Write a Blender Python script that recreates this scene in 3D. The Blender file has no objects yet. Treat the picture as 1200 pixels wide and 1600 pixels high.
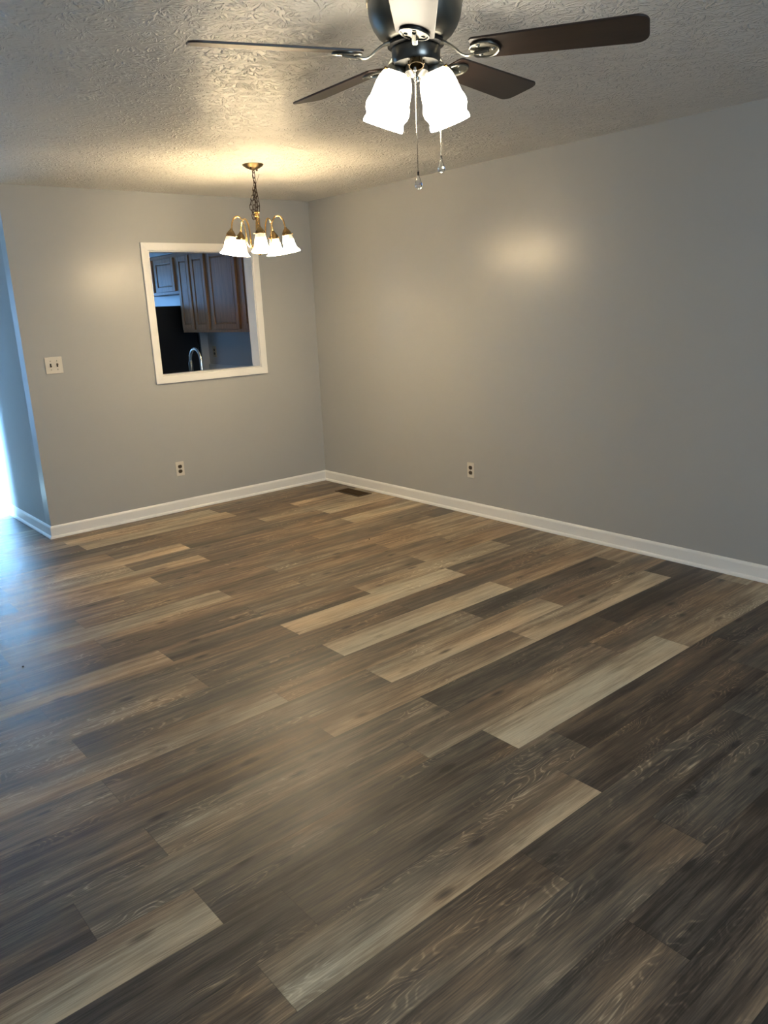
import bpy, bmesh, math, random
from mathutils import Vector, Matrix
random.seed(7)
PI = math.pi
S = bpy.context.scene
COL = S.collection

# ------------------------------------------------------------------ camera
cam_d = bpy.data.cameras.new('camera')
cam = bpy.data.objects.new('camera', cam_d); COL.objects.link(cam)
cam_d.sensor_fit = 'HORIZONTAL'; cam_d.sensor_width = 36.0
cam_d.lens = 1208.58 * 36 / 1200; cam_d.clip_start = 0.05
RX = Vector((0.76097, -0.64729, -0.04407)); RD = Vector((-0.1996, -0.16893, -0.96521)); RF = Vector((0.61732, 0.74329, -0.25775))
CAMP = Vector((-4.12600, -5.79569, 1.55207))
Mx = Matrix((RX, -RD, -RF)).transposed().to_4x4(); Mx.translation = CAMP
cam.matrix_world = Mx
S.camera = cam

# ------------------------------------------------------------------ world, light levels, exposure
S.view_settings.view_transform = 'Standard'; S.view_settings.look = 'None'
S.view_settings.gamma = 1.0; S.view_settings.use_curve_mapping = False
S.view_settings.exposure = 0.0
FAN_GLOW = 30.0          # opal shades of the ceiling fan
CHAND_GLOW = 118.0        # bell shades of the chandelier
FAN_BULB = 65.0          # bare bulbs inside the fan shades
DAY_HALL = 8.0           # daylight through the glazed hall door (W)
SUN = 720.0              # low shaft of daylight through the side window of the hall (W)
DAY_ENTRY = 34.0         # skylight through the side window of the hall
DAY_KITCHEN = 36.0       # daylight through the kitchen window
DAY_ROOM = 68.0          # daylight through the window behind the camera
DAY_COL = (0.18, 0.47, 1.0)
world = bpy.data.worlds.new('World'); S.world = world; world.use_nodes = True
wb = world.node_tree.nodes['Background']
wb.inputs['Color'].default_value = (0.35, 0.60, 1.0, 1); wb.inputs['Strength'].default_value = 1.2

H = 2.44      # ceiling height
HX = -2.4975  # outer corner of the back wall / hall
WT = 0.115    # partition thickness
YF = 4.0      # far wall
YB = -7.6     # wall behind the camera
XL = -5.4     # left wall

def area_light(name, loc, rot, sx, sy, power, col):
    l = bpy.data.lights.new(name, 'AREA'); l.shape = 'RECTANGLE'; l.size = sx; l.size_y = sy
    l.energy = power; l.color = col
    o = bpy.data.objects.new(name, l); COL.objects.link(o); o.location = loc; o.rotation_euler = rot
    return o
# daylight just outside each pane
area_light('daylight_hall', (-3.3, YF + 0.30, 1.15), (-PI/2, 0, 0), 1.3, 1.9, DAY_HALL, (0.27, 0.56, 1.0))
area_light('daylight_kitchen', (-0.85, YF + 0.30, 1.6), (-PI/2, 0, 0), 0.9, 0.9, DAY_KITCHEN, DAY_COL)
area_light('daylight_entry', (-4.35, 3.15, 1.1), (PI/2, 0, -PI/2), 1.2, 1.8, DAY_ENTRY, DAY_COL)
area_light("daylight_room", (-3.2, YB - 0.30, 1.4), (PI/2, 0, 0), 1.7, 1.3, DAY_ROOM, (0.66, 0.84, 1.0))
shaft = area_light('daylight_shaft', (-5.0, 1.86, 1.72), (0, 0, 0), 0.85, 1.15, SUN, (0.27, 0.58, 1.0))
shaft.data.spread = math.radians(45)
shaft.rotation_euler = Vector((1.0, 0.0, -0.42)).to_track_quat('-Z', 'Y').to_euler()

# ------------------------------------------------------------------ material helpers
def mat(name):
    m = bpy.data.materials.new(name); m.use_nodes = True
    nt = m.node_tree; b = nt.nodes['Principled BSDF']
    return m, nt, b
def N(nt, t, **kw):
    n = nt.nodes.new(t)
    for k, v in kw.items():
        if k in ('operation', 'blend_type', 'data_type', 'feature', 'distance', 'wave_type', 'bands_direction', 'noise_dimensions', 'voronoi_dimensions', 'attribute_name', 'interpolation_type', 'invert'):
            setattr(n, k, v)
    return n
def L(nt, a, b): nt.links.new(a, b)
def math_n(nt, op, a, b=None, c=None, clamp=False):
    n = nt.nodes.new('ShaderNodeMath'); n.operation = op; n.use_clamp = clamp
    for i, v in enumerate((a, b, c)):
        if v is None: continue
        if isinstance(v, (int, float)): n.inputs[i].default_value = v
        else: L(nt, v, n.inputs[i])
    return n.outputs[0]
def ramp(nt, fac, stops, interp='LINEAR'):
    r = nt.nodes.new('ShaderNodeValToRGB'); r.color_ramp.interpolation = interp
    e = r.color_ramp.elements
    while len(e) < len(stops): e.new(0.5)
    for q, (p, c) in zip(e, stops):
        q.position = p
        if isinstance(c, (int, float)): c = (c, c, c)
        q.color = (*c, 1)
    L(nt, fac, r.inputs[0]); return r.outputs[0]
def mixc(nt, fac, a, b, blend='MIX'):
    n = nt.nodes.new('ShaderNodeMix'); n.data_type = 'RGBA'; n.blend_type = blend
    for s, v in ((n.inputs[0], fac), (n.inputs[6], a), (n.inputs[7], b)):
        if isinstance(v, (int, float)): s.default_value = v
        elif isinstance(v, tuple): s.default_value = (*v, 1)
        else: L(nt, v, s)
    return n.outputs[2]
def mapr(nt, v, a, b, c, d):
    n = nt.nodes.new('ShaderNodeMapRange'); L(nt, v, n.inputs[0])
    for i, q in enumerate((a, b, c, d)): n.inputs[i+1].default_value = q
    return n.outputs[0]
def noise(nt, vec, scale, detail=2, rough=0.5, dist=0.0):
    n = nt.nodes.new('ShaderNodeTexNoise'); n.inputs['Scale'].default_value = scale
    n.inputs['Detail'].default_value = detail; n.inputs['Roughness'].default_value = rough
    n.inputs['Distortion'].default_value = dist
    if vec is not None: L(nt, vec, n.inputs['Vector'])
    return n.outputs[0]
def objco(nt):
    return nt.nodes.new('ShaderNodeTexCoord').outputs['Object']
def scalev(nt, vec, s):
    n = nt.nodes.new('ShaderNodeVectorMath'); n.operation = 'MULTIPLY'; L(nt, vec, n.inputs[0]); n.inputs[1].default_value = s
    return n.outputs[0]
def bump(nt, b, h, strength, dist):
    n = nt.nodes.new('ShaderNodeBump'); n.inputs['Strength'].default_value = strength; n.inputs['Distance'].default_value = dist
    L(nt, h, n.inputs['Height']); L(nt, n.outputs[0], b.inputs['Normal'])

def simple(name, col, rough=0.5, metal=0.0, bumps=None, var=0.0, spec=None, coat=0):
    m, nt, b = mat(name)
    b.inputs['Roughness'].default_value = rough; b.inputs['Metallic'].default_value = metal
    if spec is not None: b.inputs['Specular IOR Level'].default_value = spec
    if coat: b.inputs['Coat Weight'].default_value = coat
    co = objco(nt)
    if var:
        f = noise(nt, co, 9, 3)
        c = mixc(nt, f, tuple(q*(1-var) for q in col), tuple(min(1, q*(1+var)) for q in col)); L(nt, c, b.inputs['Base Color'])
    else: b.inputs['Base Color'].default_value = (*col, 1)
    if bumps: bump(nt, b, noise(nt, co, bumps[0], 3), bumps[1], bumps[2])
    return m

def wall_paint(name, col, rough, spec=0.5):
    m, nt, b = mat(name); co = objco(nt)
    big = noise(nt, co, 1.3, 3)
    L(nt, mixc(nt, big, tuple(c*0.97 for c in col), tuple(c*1.03 for c in col)), b.inputs['Base Color'])
    sm = noise(nt, scalev(nt, co, (1, 1, 2.2)), 7, 4, 0.6)
    L(nt, mapr(nt, sm, 0.2, 0.8, rough-0.01, rough+0.02), b.inputs['Roughness'])
    b.inputs['Specular IOR Level'].default_value = spec
    h1 = noise(nt, co, 260, 2); h2 = noise(nt, co, 2.5, 3)
    h = math_n(nt, 'ADD', math_n(nt, 'MULTIPLY', h1, 0.10), h2)
    bump(nt, b, h, 0.35, 0.006)
    return m
M = {}
M['wall'] = wall_paint('grey_wall_paint', (0.44, 0.445, 0.44), 0.30)
M['hall_wall'] = wall_paint('hall_wall_paint', (0.44, 0.445, 0.44), 0.65, 0.15)
M['kitchen_wall'] = wall_paint('kitchen_wall_paint', (0.44, 0.445, 0.44), 0.45)
M['white'] = simple('white_trim_paint', (0.93, 0.92, 0.89), 0.30, bumps=(60, 0.08, 0.002), var=0.02)

# textured ceiling: stomped crow's-foot strokes in semi-gloss paint
def ceiling_mat():
    m, nt, b = mat('stomped_ceiling_paint'); co = objco(nt)
    b.inputs['Base Color'].default_value = (0.75, 0.73, 0.69, 1); b.inputs['Specular IOR Level'].default_value = 0.25; b.inputs['Roughness'].default_value = 0.38
    def layer(off, sc):
        mp = nt.nodes.new('ShaderNodeVectorMath'); mp.operation = 'ADD'; L(nt, co, mp.inputs[0]); mp.inputs[1].default_value = (off, off*0.7, 0)
        fl = scalev(nt, mp.outputs[0], (1, 1, 0))
        v = nt.nodes.new('ShaderNodeTexVoronoi'); v.voronoi_dimensions = '2D'; v.inputs['Scale'].default_value = sc; v.inputs['Randomness'].default_value = 0.9
        L(nt, fl, v.inputs['Vector'])
        d = nt.nodes.new('ShaderNodeVectorMath'); d.operation = 'SUBTRACT'; L(nt, fl, d.inputs[0]); L(nt, v.outputs['Position'], d.inputs[1])
        sx = nt.nodes.new('ShaderNodeSeparateXYZ'); L(nt, d.outputs[0], sx.inputs[0])
        ang = math_n(nt, 'ARCTAN2', sx.outputs[1], sx.outputs[0])
        ln = nt.nodes.new('ShaderNodeVectorMath'); ln.operation = 'LENGTH'; L(nt, d.outputs[0], ln.inputs[0])
        sc2 = nt.nodes.new('ShaderNodeSeparateColor'); L(nt, v.outputs['Color'], sc2.inputs[0])
        cmb = nt.nodes.new('ShaderNodeCombineXYZ')
        wob = noise(nt, co, 14, 2)
        a2 = math_n(nt, 'ADD', math_n(nt, 'MULTIPLY', ang, 5.2), math_n(nt, 'MULTIPLY', wob, 1.6))
        L(nt, a2, cmb.inputs[0]); L(nt, math_n(nt, 'MULTIPLY', ln.outputs['Value'], 26), cmb.inputs[1]); L(nt, math_n(nt, 'MULTIPLY', sc2.outputs[0], 40), cmb.inputs[2])
        n = noise(nt, cmb.outputs[0], 1.0, 1, 0.4)
        return math_n(nt, 'MULTIPLY', mapr(nt, n, 0.52, 0.68, 0.0, 1.0), mapr(nt, ln.outputs['Value'], 0.012, 0.035, 0.0, 1.0))
    l1 = layer(0, 6.5); l2 = layer(3.7, 8.5)
    mx = math_n(nt, 'MAXIMUM', l1, l2)
    patch = mapr(nt, noise(nt, co, 2.6, 2), 0.35, 0.6, 0.35, 1.0)
    h = math_n(nt, 'ADD', math_n(nt, 'MULTIPLY', mx, patch), math_n(nt, 'MULTIPLY', noise(nt, co, 9, 2), 0.8))
    bump(nt, b, h, 1.0, 0.008)
    return m
M['ceiling'] = ceiling_mat()

# vinyl plank floor
def floor_mat():
    m, nt, b = mat('oak_look_vinyl_planks')
    uv = nt.nodes.new('ShaderNodeUVMap'); uv.uv_map = 'plank'
    at = nt.nodes.new('ShaderNodeAttribute'); at.attribute_name = 'tone'
    sc = nt.nodes.new('ShaderNodeSeparateColor'); L(nt, at.outputs['Color'], sc.inputs[0])
    ta, tb, seed = sc.outputs[0], sc.outputs[1], sc.outputs[2]
    su = nt.nodes.new('ShaderNodeSeparateXYZ'); L(nt, uv.outputs[0], su.inputs[0])
    u, v = su.outputs[0], su.outputs[1]          # metres along / across the plank
    def vec(ku, kv, kz=50):
        c = nt.nodes.new('ShaderNodeCombineXYZ')
        L(nt, math_n(nt, 'MULTIPLY', u, ku), c.inputs[0]); L(nt, math_n(nt, 'MULTIPLY', v, kv), c.inputs[1]); L(nt, math_n(nt, 'MULTIPLY', seed, kz), c.inputs[2])
        return c.outputs[0]
    vn = math_n(nt, 'DIVIDE', v, 0.1757)
    warp = noise(nt, vec(1.6, 7), 1.0, 3, 0.55)
    vw = math_n(nt, 'ADD', vn, math_n(nt, 'MULTIPLY', math_n(nt, 'SUBTRACT', warp, 0.5), 1.3), clamp=True)
    # smoothstep across the plank from the near edge tone to the far edge tone
    mr = nt.nodes.new('ShaderNodeMapRange'); mr.interpolation_type = 'SMOOTHSTEP'; L(nt, vw, mr.inputs[0])
    mr.inputs[1].default_value = 0.15; mr.inputs[2].default_value = 0.85
    tone = math_n(nt, 'ADD', math_n(nt, 'MULTIPLY', mr.outputs[0], math_n(nt, 'SUBTRACT', ta, tb)), tb)
    st = noise(nt, vec(1.4, 30), 1.0, 4, 0.6)        # broad streaks
    fi = noise(nt, vec(9, 260), 1.0, 3, 0.6)         # pores
    bl = noise(nt, vec(3.2, 9, 33), 1.0, 3, 0.5)     # blotches
    tone = math_n(nt, 'ADD', tone, math_n(nt, 'MULTIPLY', math_n(nt, 'SUBTRACT', st, 0.5), 0.95))
    tone = math_n(nt, 'ADD', tone, math_n(nt, 'MULTIPLY', math_n(nt, 'SUBTRACT', bl, 0.5), 0.55))
    tone = math_n(nt, 'ADD', tone, math_n(nt, 'MULTIPLY', math_n(nt, 'SUBTRACT', fi, 0.5), 0.75))
    # cathedral grain: contour lines of a stretched height field
    cg = noise(nt, vec(2.4, 11, 71), 1.0, 2, 0.45, 0.25)
    ring = math_n(nt, 'FRACT', math_n(nt, 'MULTIPLY', cg, 24))
    ringl = ramp(nt, ring, [(0.0, 1.0), (0.22, 0.0), (0.8, 0.0), (1.0, 1.0)])
    msk = mapr(nt, noise(nt, vec(1.9, 8, 91), 1.0, 2), 0.5, 0.66, 0.0, 1.0)
    rl = math_n(nt, 'MULTIPLY', ringl, msk)
    rl = math_n(nt, 'MULTIPLY', rl, mapr(nt, fi, 0.35, 0.6, 0.3, 1.0))
    tone = math_n(nt, 'ADD', tone, math_n(nt, 'MULTIPLY', rl, 0.42))
    # knots
    kv = nt.nodes.new('ShaderNodeTexVoronoi'); kv.inputs['Scale'].default_value = 1.0; L(nt, vec(3.6, 9.5, 60), kv.inputs['Vector'])
    kn = mapr(nt, kv.outputs['Distance'], 0.03, 0.17, 1.0, 0.0)
    tone = math_n(nt, 'SUBTRACT', tone, math_n(nt, 'MULTIPLY', kn, 0.38))
    tone = math_n(nt, 'MULTIPLY', tone, 0.8)
    col = ramp(nt, tone, [(0.0, (0.036, 0.028, 0.022)), (0.18, (0.092, 0.073, 0.057)), (0.36, (0.185, 0.138, 0.095)), (0.55, (0.350, 0.270, 0.180)), (0.76, (0.58, 0.47, 0.32)), (1.0, (0.74, 0.62, 0.44))])
    warmg = mapr(nt, noise(nt, vec(1.1, 4, 21), 1.0, 2), 0.38, 0.62, 0.0, 1.0)
    col = mixc(nt, warmg, mixc(nt, 1.0, col, (0.93, 1.0, 1.06), 'MULTIPLY'), mixc(nt, 1.0, col, (1.07, 0.98, 0.90), 'MULTIPLY'))
    # micro-bevel at the joints
    e1 = math_n(nt, 'MINIMUM', v, math_n(nt, 'SUBTRACT', 0.1757, v))
    at2 = nt.nodes.new('ShaderNodeUVMap'); at2.uv_map = 'ends'
    s2 = nt.nodes.new('ShaderNodeSeparateXYZ'); L(nt, at2.outputs[0], s2.inputs[0])
    e2 = math_n(nt, 'MINIMUM', s2.outputs[0], s2.outputs[1])
    e = mapr(nt, math_n(nt, 'MINIMUM', e1, e2), 0.0004, 0.0016, 0.62, 1.0)
    ec = nt.nodes.new('ShaderNodeCombineColor'); L(nt, e, ec.inputs[0]); L(nt, e, ec.inputs[1]); L(nt, e, ec.inputs[2])
    col = mixc(nt, 1.0, col, ec.outputs[0], 'MULTIPLY')
    L(nt, col, b.inputs['Base Color'])
    L(nt, mapr(nt, fi, 0.3, 0.7, 0.38, 0.48), b.inputs['Roughness'])
    b.inputs['Specular IOR Level'].default_value = 0.4
    hh = math_n(nt, 'ADD', math_n(nt, 'MULTIPLY', fi, 0.6), math_n(nt, 'MULTIPLY', e, 1.0))
    bump(nt, b, hh, 0.25, 0.0012)
    return m
M['floor'] = floor_mat()

def wood(name, c1, c2, rough, sx=(2, 30, 30)):
    m, nt, b = mat(name); co = objco(nt)
    f = noise(nt, scalev(nt, co, sx), 3.0, 4, 0.6, 0.3)
    g = noise(nt, scalev(nt, co, tuple(q*5 for q in sx)), 4.0, 2)
    f = math_n(nt, 'ADD', math_n(nt, 'MULTIPLY', f, 0.75), math_n(nt, 'MULTIPLY', g, 0.25))
    L(nt, ramp(nt, f, [(0.3, c1), (0.7, c2)]), b.inputs['Base Color']); b.inputs['Roughness'].default_value = rough
    bump(nt, b, f, 0.08, 0.002)
    return m
M['oak'] = wood('stained_oak', (0.200, 0.100, 0.046), (0.42, 0.225, 0.112), 0.45, (14, 14, 1.2))
M['blade'] = wood('walnut_blade', (0.014, 0.008, 0.006), (0.032, 0.018, 0.013), 0.42, (1.5, 16, 16))
M['pewter'] = simple('brushed_pewter', (0.24, 0.235, 0.205), 0.38, 1.0, bumps=(120, 0.05, 0.001), var=0.05)
M['pewter_dark'] = simple('dark_pewter', (0.16, 0.155, 0.14), 0.28, 1.0)
M['steel'] = simple('polished_steel', (0.75, 0.74, 0.70), 0.14, 1.0)
M['black_metal'] = simple('blackened_metal', (0.02, 0.02, 0.02), 0.4, 0.6)
M['brass'] = simple('antique_brass', (0.55, 0.36, 0.15), 0.27, 1.0, var=0.15)
M['brass_dark'] = simple('aged_brass', (0.11, 0.080, 0.042), 0.34, 1.0, var=0.25)
M['chain'] = simple('dark_bronze', (0.05, 0.032, 0.022), 0.38, 0.9)
M['plate'] = simple('ivory_plastic', (0.72, 0.68, 0.60), 0.38)
M['plate_kitchen'] = simple('beige_plastic', (0.40, 0.33, 0.22), 0.4)
M['brown_plastic'] = simple('brown_plastic', (0.055, 0.038, 0.022), 0.38)
M['slot'] = simple('slot_black', (0.006, 0.005, 0.004), 0.8)
M['vent'] = simple('bronze_register', (0.060, 0.036, 0.016), 0.42, 0.35)
M['duct_shade'] = simple('duct_shade_black', (0.004, 0.003, 0.002), 0.9)
M['fridge'] = simple('black_enamel', (0.006, 0.0065, 0.008), 0.35, bumps=(150, 0.08, 0.001))
M['counter'] = simple('pale_laminate', (0.66, 0.66, 0.64), 0.35, var=0.04)
M['speck'] = simple('dark_crumb', (0.01, 0.008, 0.006), 0.8)

def glow(name, col, strength, top=None, mott=1):
    m, nt, b = mat(name)
    b.inputs['Base Color'].default_value = (0.85, 0.83, 0.78, 1); b.inputs['Roughness'].default_value = 0.2
    b.inputs['Emission Color'].default_value = (*col, 1); b.inputs['Emission Strength'].default_value = strength
    if top:                       # painted bulb glow: emission fades upward to spare the ceiling; bell tops also clearer
        co = objco(nt); s = nt.nodes.new('ShaderNodeSeparateXYZ'); L(nt, co, s.inputs[0])
        f = mapr(nt, s.outputs[2], top[0], top[1], strength, strength*top[2])
        if not mott: L(nt, f, b.inputs['Emission Strength']); return m
        nz = mapr(nt, noise(nt, co, 60, 2), 0.35, 0.65, 0.6, 1.2)
        L(nt, math_n(nt, 'MULTIPLY', f, nz), b.inputs['Emission Strength'])
    return m
M['opal'] = glow('lit_opal_glass', (1.0, 0.88, 0.68), FAN_GLOW, (-0.12, -0.02, 0.10), 0)
M['fan_bulb'] = glow('lit_fan_bulb', (1.0, 0.86, 0.64), FAN_BULB)
M['bell'] = glow('lit_etched_glass', (1.0, 0.76, 0.44), CHAND_GLOW, (-0.066, -0.030, 0.008))
M['bulb'] = glow('lit_bulb', (1.0, 0.8, 0.5), CHAND_GLOW)
def glass(name):
    m, nt, b = mat(name); b.inputs['Transmission Weight'].default_value = 1; b.inputs['Roughness'].default_value = 0.02; b.inputs['IOR'].default_value = 1.5
    b.inputs['Base Color'].default_value = (0.98, 0.98, 0.96, 1); return m
M['glass'] = glass('clear_glass')
m, nt, b = mat('window_glass')   # thin pane
nt.nodes.remove(b); tr = nt.nodes.new('ShaderNodeBsdfTransparent'); gl = nt.nodes.new('ShaderNodeBsdfGlossy'); gl.inputs['Roughness'].default_value = 0.02
mx = nt.nodes.new('ShaderNodeMixShader'); mx.inputs[0].default_value = 0.06
L(nt, tr.outputs[0], mx.inputs[1]); L(nt, gl.outputs[0], mx.inputs[2]); L(nt, mx.outputs[0], nt.nodes['Material Output'].inputs[0])
M['pane'] = m

# ------------------------------------------------------------------ mesh helpers
class MB:
    def __init__(s): s.v = []; s.f = []; s.mi = []
    def add(s, vs, fs, mi=0):
        o = len(s.v); s.v += [tuple(q) for q in vs]; s.f += [tuple(i+o for i in f) for f in fs]; s.mi += [mi]*len(fs)
    def box(s, x0, x1, y0, y1, z0, z1, mi=0, mtx=None):
        vs = [Vector(q) for q in ((x0,y0,z0),(x1,y0,z0),(x1,y1,z0),(x0,y1,z0),(x0,y0,z1),(x1,y0,z1),(x1,y1,z1),(x0,y1,z1))]
        if mtx: vs = [mtx @ q for q in vs]
        s.add(vs, [(0,3,2,1),(4,5,6,7),(0,1,5,4),(1,2,6,5),(2,3,7,6),(3,0,4,7)], mi)
    def lathe(s, prof, n=48, mtx=None, closed=False, flute=0, nf=0, mi=0):
        vs = []; fs = []
        for (r, z) in prof:
            for k in range(n):
                a = 2*PI*k/n; rr = r*(1 + (flute*math.cos(nf*a) if nf else 0))
                p = Vector((rr*math.cos(a), rr*math.sin(a), z)); vs.append(mtx @ p if mtx else p)
        m = len(prof)
        for i in range(m - (0 if closed else 1)):
            j = (i+1) % m
            for k in range(n):
                k2 = (k+1) % n; fs.append((i*n+k, i*n+k2, j*n+k2, j*n+k))
        if not closed:
            if prof[0][0] > 1e-6: fs.append(tuple(range(n))[::-1])
            if prof[-1][0] > 1e-6: fs.append(tuple((m-1)*n+k for k in range(n)))
        s.add(vs, fs, mi)
    def tube(s, pts, r, n=10, closed=False, mi=0, flat=None, up=None):
        pts = [Vector(p) for p in pts]; m = len(pts); vs = []; fs = []
        rad = r if isinstance(r, (list, tuple)) else [r]*m
        prev = None
        for i, p in enumerate(pts):
            if closed: t = pts[(i+1) % m] - pts[i-1]
            else: t = pts[min(i+1, m-1)] - pts[max(i-1, 0)]
            t.normalize()
            if up is not None: a = t.cross(Vector(up))
            elif prev is None:
                a = t.cross(Vector((0.13, 0.2, 1)));
                if a.length < 0.1: a = t.cross(Vector((1, 0, 0)))
            else: a = prev - t*prev.dot(t)
            a.normalize(); prev = a; b_ = t.cross(a)
            fx = flat if flat else (1, 1)
            for k in range(n):
                q = 2*PI*k/n + PI/n; vs.append(p + a*(rad[i]*fx[0]*math.cos(q)) + b_*(rad[i]*fx[1]*math.sin(q)))
        for i in range(m if closed else m-1):
            j = (i+1) % m
            for k in range(n):
                k2 = (k+1) % n; fs.append((i*n+k, i*n+k2, j*n+k2, j*n+k))
        if not closed: fs.append(tuple(range(n))[::-1]); fs.append(tuple((m-1)*n+k for k in range(n)))
        s.add(vs, fs, mi)
    def prism(s, outline, z0, z1, mtx=None, mi=0):
        n = len(outline)
        vs = [Vector((x, y, z0)) for x, y in outline] + [Vector((x, y, z1)) for x, y in outline]
        if mtx: vs = [mtx @ q for q in vs]
        fs = [tuple(range(n))[::-1], tuple(range(n, 2*n))] + [(k, (k+1) % n, (k+1) % n + n, k+n) for k in range(n)]
        s.add(vs, fs, mi)
    def build(s, name, m, parent=None, bevel=0, smooth=False, loc=None, seg=2):
        me = bpy.data.meshes.new(name); me.from_pydata(s.v, [], s.f)
        for q in (m if isinstance(m, (list, tuple)) else [m]): me.materials.append(q)
        for p, i in zip(me.polygons, s.mi): p.material_index = i
        bm = bmesh.new(); bm.from_mesh(me); bmesh.ops.recalc_face_normals(bm, faces=bm.faces); bm.to_mesh(me); bm.free()
        if smooth:
            for p in me.polygons: p.use_smooth = True
            try: me.set_sharp_from_angle(angle=math.radians(38))
            except Exception: pass
        o = bpy.data.objects.new(name, me); COL.objects.link(o)
        if parent: o.parent = parent
        if loc: o.location = loc
        if bevel:
            md = o.modifiers.new('bevel', 'BEVEL'); md.width = bevel; md.segments = seg; md.limit_method = 'ANGLE'; md.angle_limit = math.radians(40)
        return o
def tag(o, label=None, cat=None, group=None, kind=None):
    if label: o['label'] = label
    if cat: o['category'] = cat
    if group: o['group'] = group
    if kind: o['kind'] = kind
    return o
def empty(name, loc, label, cat, group=None, rz=0):
    o = bpy.data.objects.new(name, None); COL.objects.link(o); o.location = loc; o.rotation_euler = (0, 0, rz); o.empty_display_size = 0.1
    return tag(o, label, cat, group)
def struct(o, label=None, cat='wall'): return tag(o, label, cat, None, 'structure')
def frame_to(d, loc):      # local -z looks along d
    d = Vector(d).normalized(); q = (-d).to_track_quat('Z', 'Y'); return Matrix.Translation(Vector(loc)) @ q.to_matrix().to_4x4()
def smooth_path(pts, n=8):
    P = [Vector(p) for p in pts]; out = []
    for i in range(len(P)-1):
        p0 = P[max(i-1, 0)]; p1 = P[i]; p2 = P[i+1]; p3 = P[min(i+2, len(P)-1)]
        for k in range(n):
            t = k/n; out.append(0.5*((2*p1) + (p2-p0)*t + (2*p0-5*p1+4*p2-p3)*t*t + (3*p1-p0-3*p2+p3)*t*t*t))
    out.append(P[-1]); return out

# ------------------------------------------------------------------ floor
PW = 0.1757; PL = 1.187; Y0 = -4.193
JX = {22:-2.43, 21:-1.937, 20:-2.37, 19:-1.905, 18:-2.38, 17:-1.94, 16:-2.362, 15:-1.45, 14:-1.76, 13:-2.176, 12:-1.78, 11:-2.202, 10:-2.79, 9:-2.207,
      8:-2.793, 7:-2.196, 6:-2.618, 5:-2.212, 4:-2.648, 3:-2.21, 2:-2.49, 1:-2.22, 0:-2.04, -1:-2.225, -2:-2.63, -3:-2.22, -4:-2.633, -5:-2.1, -6:-3.0}
# (far edge tone, near edge tone) of the planks left of / right of the joint above: index 0 = plank starting at the joint, -1 = the one to its left ...
TN = {22:{-1:(.3,.3), 0:(.7,.72), 1:(.3,.35)}, 21:{0:(.35,.4), 1:(.72,.6)}, 20:{-1:(.5,.55), 0:(.4,.35)}, 19:{0:(.4,.28), 1:(.62,.78)}, 18:{-1:(.55,.6), 0:(.42,.35)},
      17:{0:(.45,.3), 1:(.7,.78)}, 16:{-1:(.6,.68), 0:(.3,.38), 1:(.5,.45)}, 15:{-1:(.4,.45), 0:(.35,.4)}, 14:{-1:(.42,.35), 0:(.45,.5)}, 13:{-1:(.62,.7), 0:(.32,.5), 1:(.55,.6)},
      12:{-1:(.5,.4), 0:(.4,.45), 1:(.6,.5)}, 11:{-2:(.4,.35), -1:(.35,.28), 0:(.45,.38), 1:(.5,.55)}, 10:{-1:(.62,.68), 0:(.42,.22), 1:(.6,.68)}, 9:{-1:(.32,.38), 0:(.95,.82), 1:(.4,.45)},
      8:{-1:(.45,.62), 0:(.35,.30), 1:(.25,.3)}, 7:{-2:(.5,.45), -1:(.3,.42), 0:(.8,.95), 1:(.5,.62)}, 6:{-1:(.5,.7), 0:(.42,.5), 1:(.15,.28), 2:(.6,.6)}, 5:{-1:(.45,.42), 0:(.65,.95), 1:(.4,.45)},
      4:{-1:(.35,.3), 0:(.5,.72), 1:(.6,.98), 2:(.15,.15)}, 3:{-1:(.42,.48), 0:(.16,.22), 1:(.15,.18)}, 2:{-1:(.42,.45), 0:(.4,.6), 1:(.42,.5)}, 1:{-2:(.55,.80), -1:(.30,.25), 0:(.75,1.0), 1:(.5,.75)},
      0:{-2:(.2,.22), -1:(.35,.3), 0:(.25,.15), 1:(.14,.18)}, -1:{-2:(.3,.35), -1:(.45,.75), 0:(.25,.15), 1:(.36,.32)}, -2:{-1:(.28,.4), 0:(.25,.2), 1:(.25,.2)}, -3:{-1:(.25,.42), 0:(.2,.25)},
      -4:{-1:(.2,.4), 0:(.08,.12)}, -5:{-1:(.2,.3), 0:(.1,.15)}}
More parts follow.
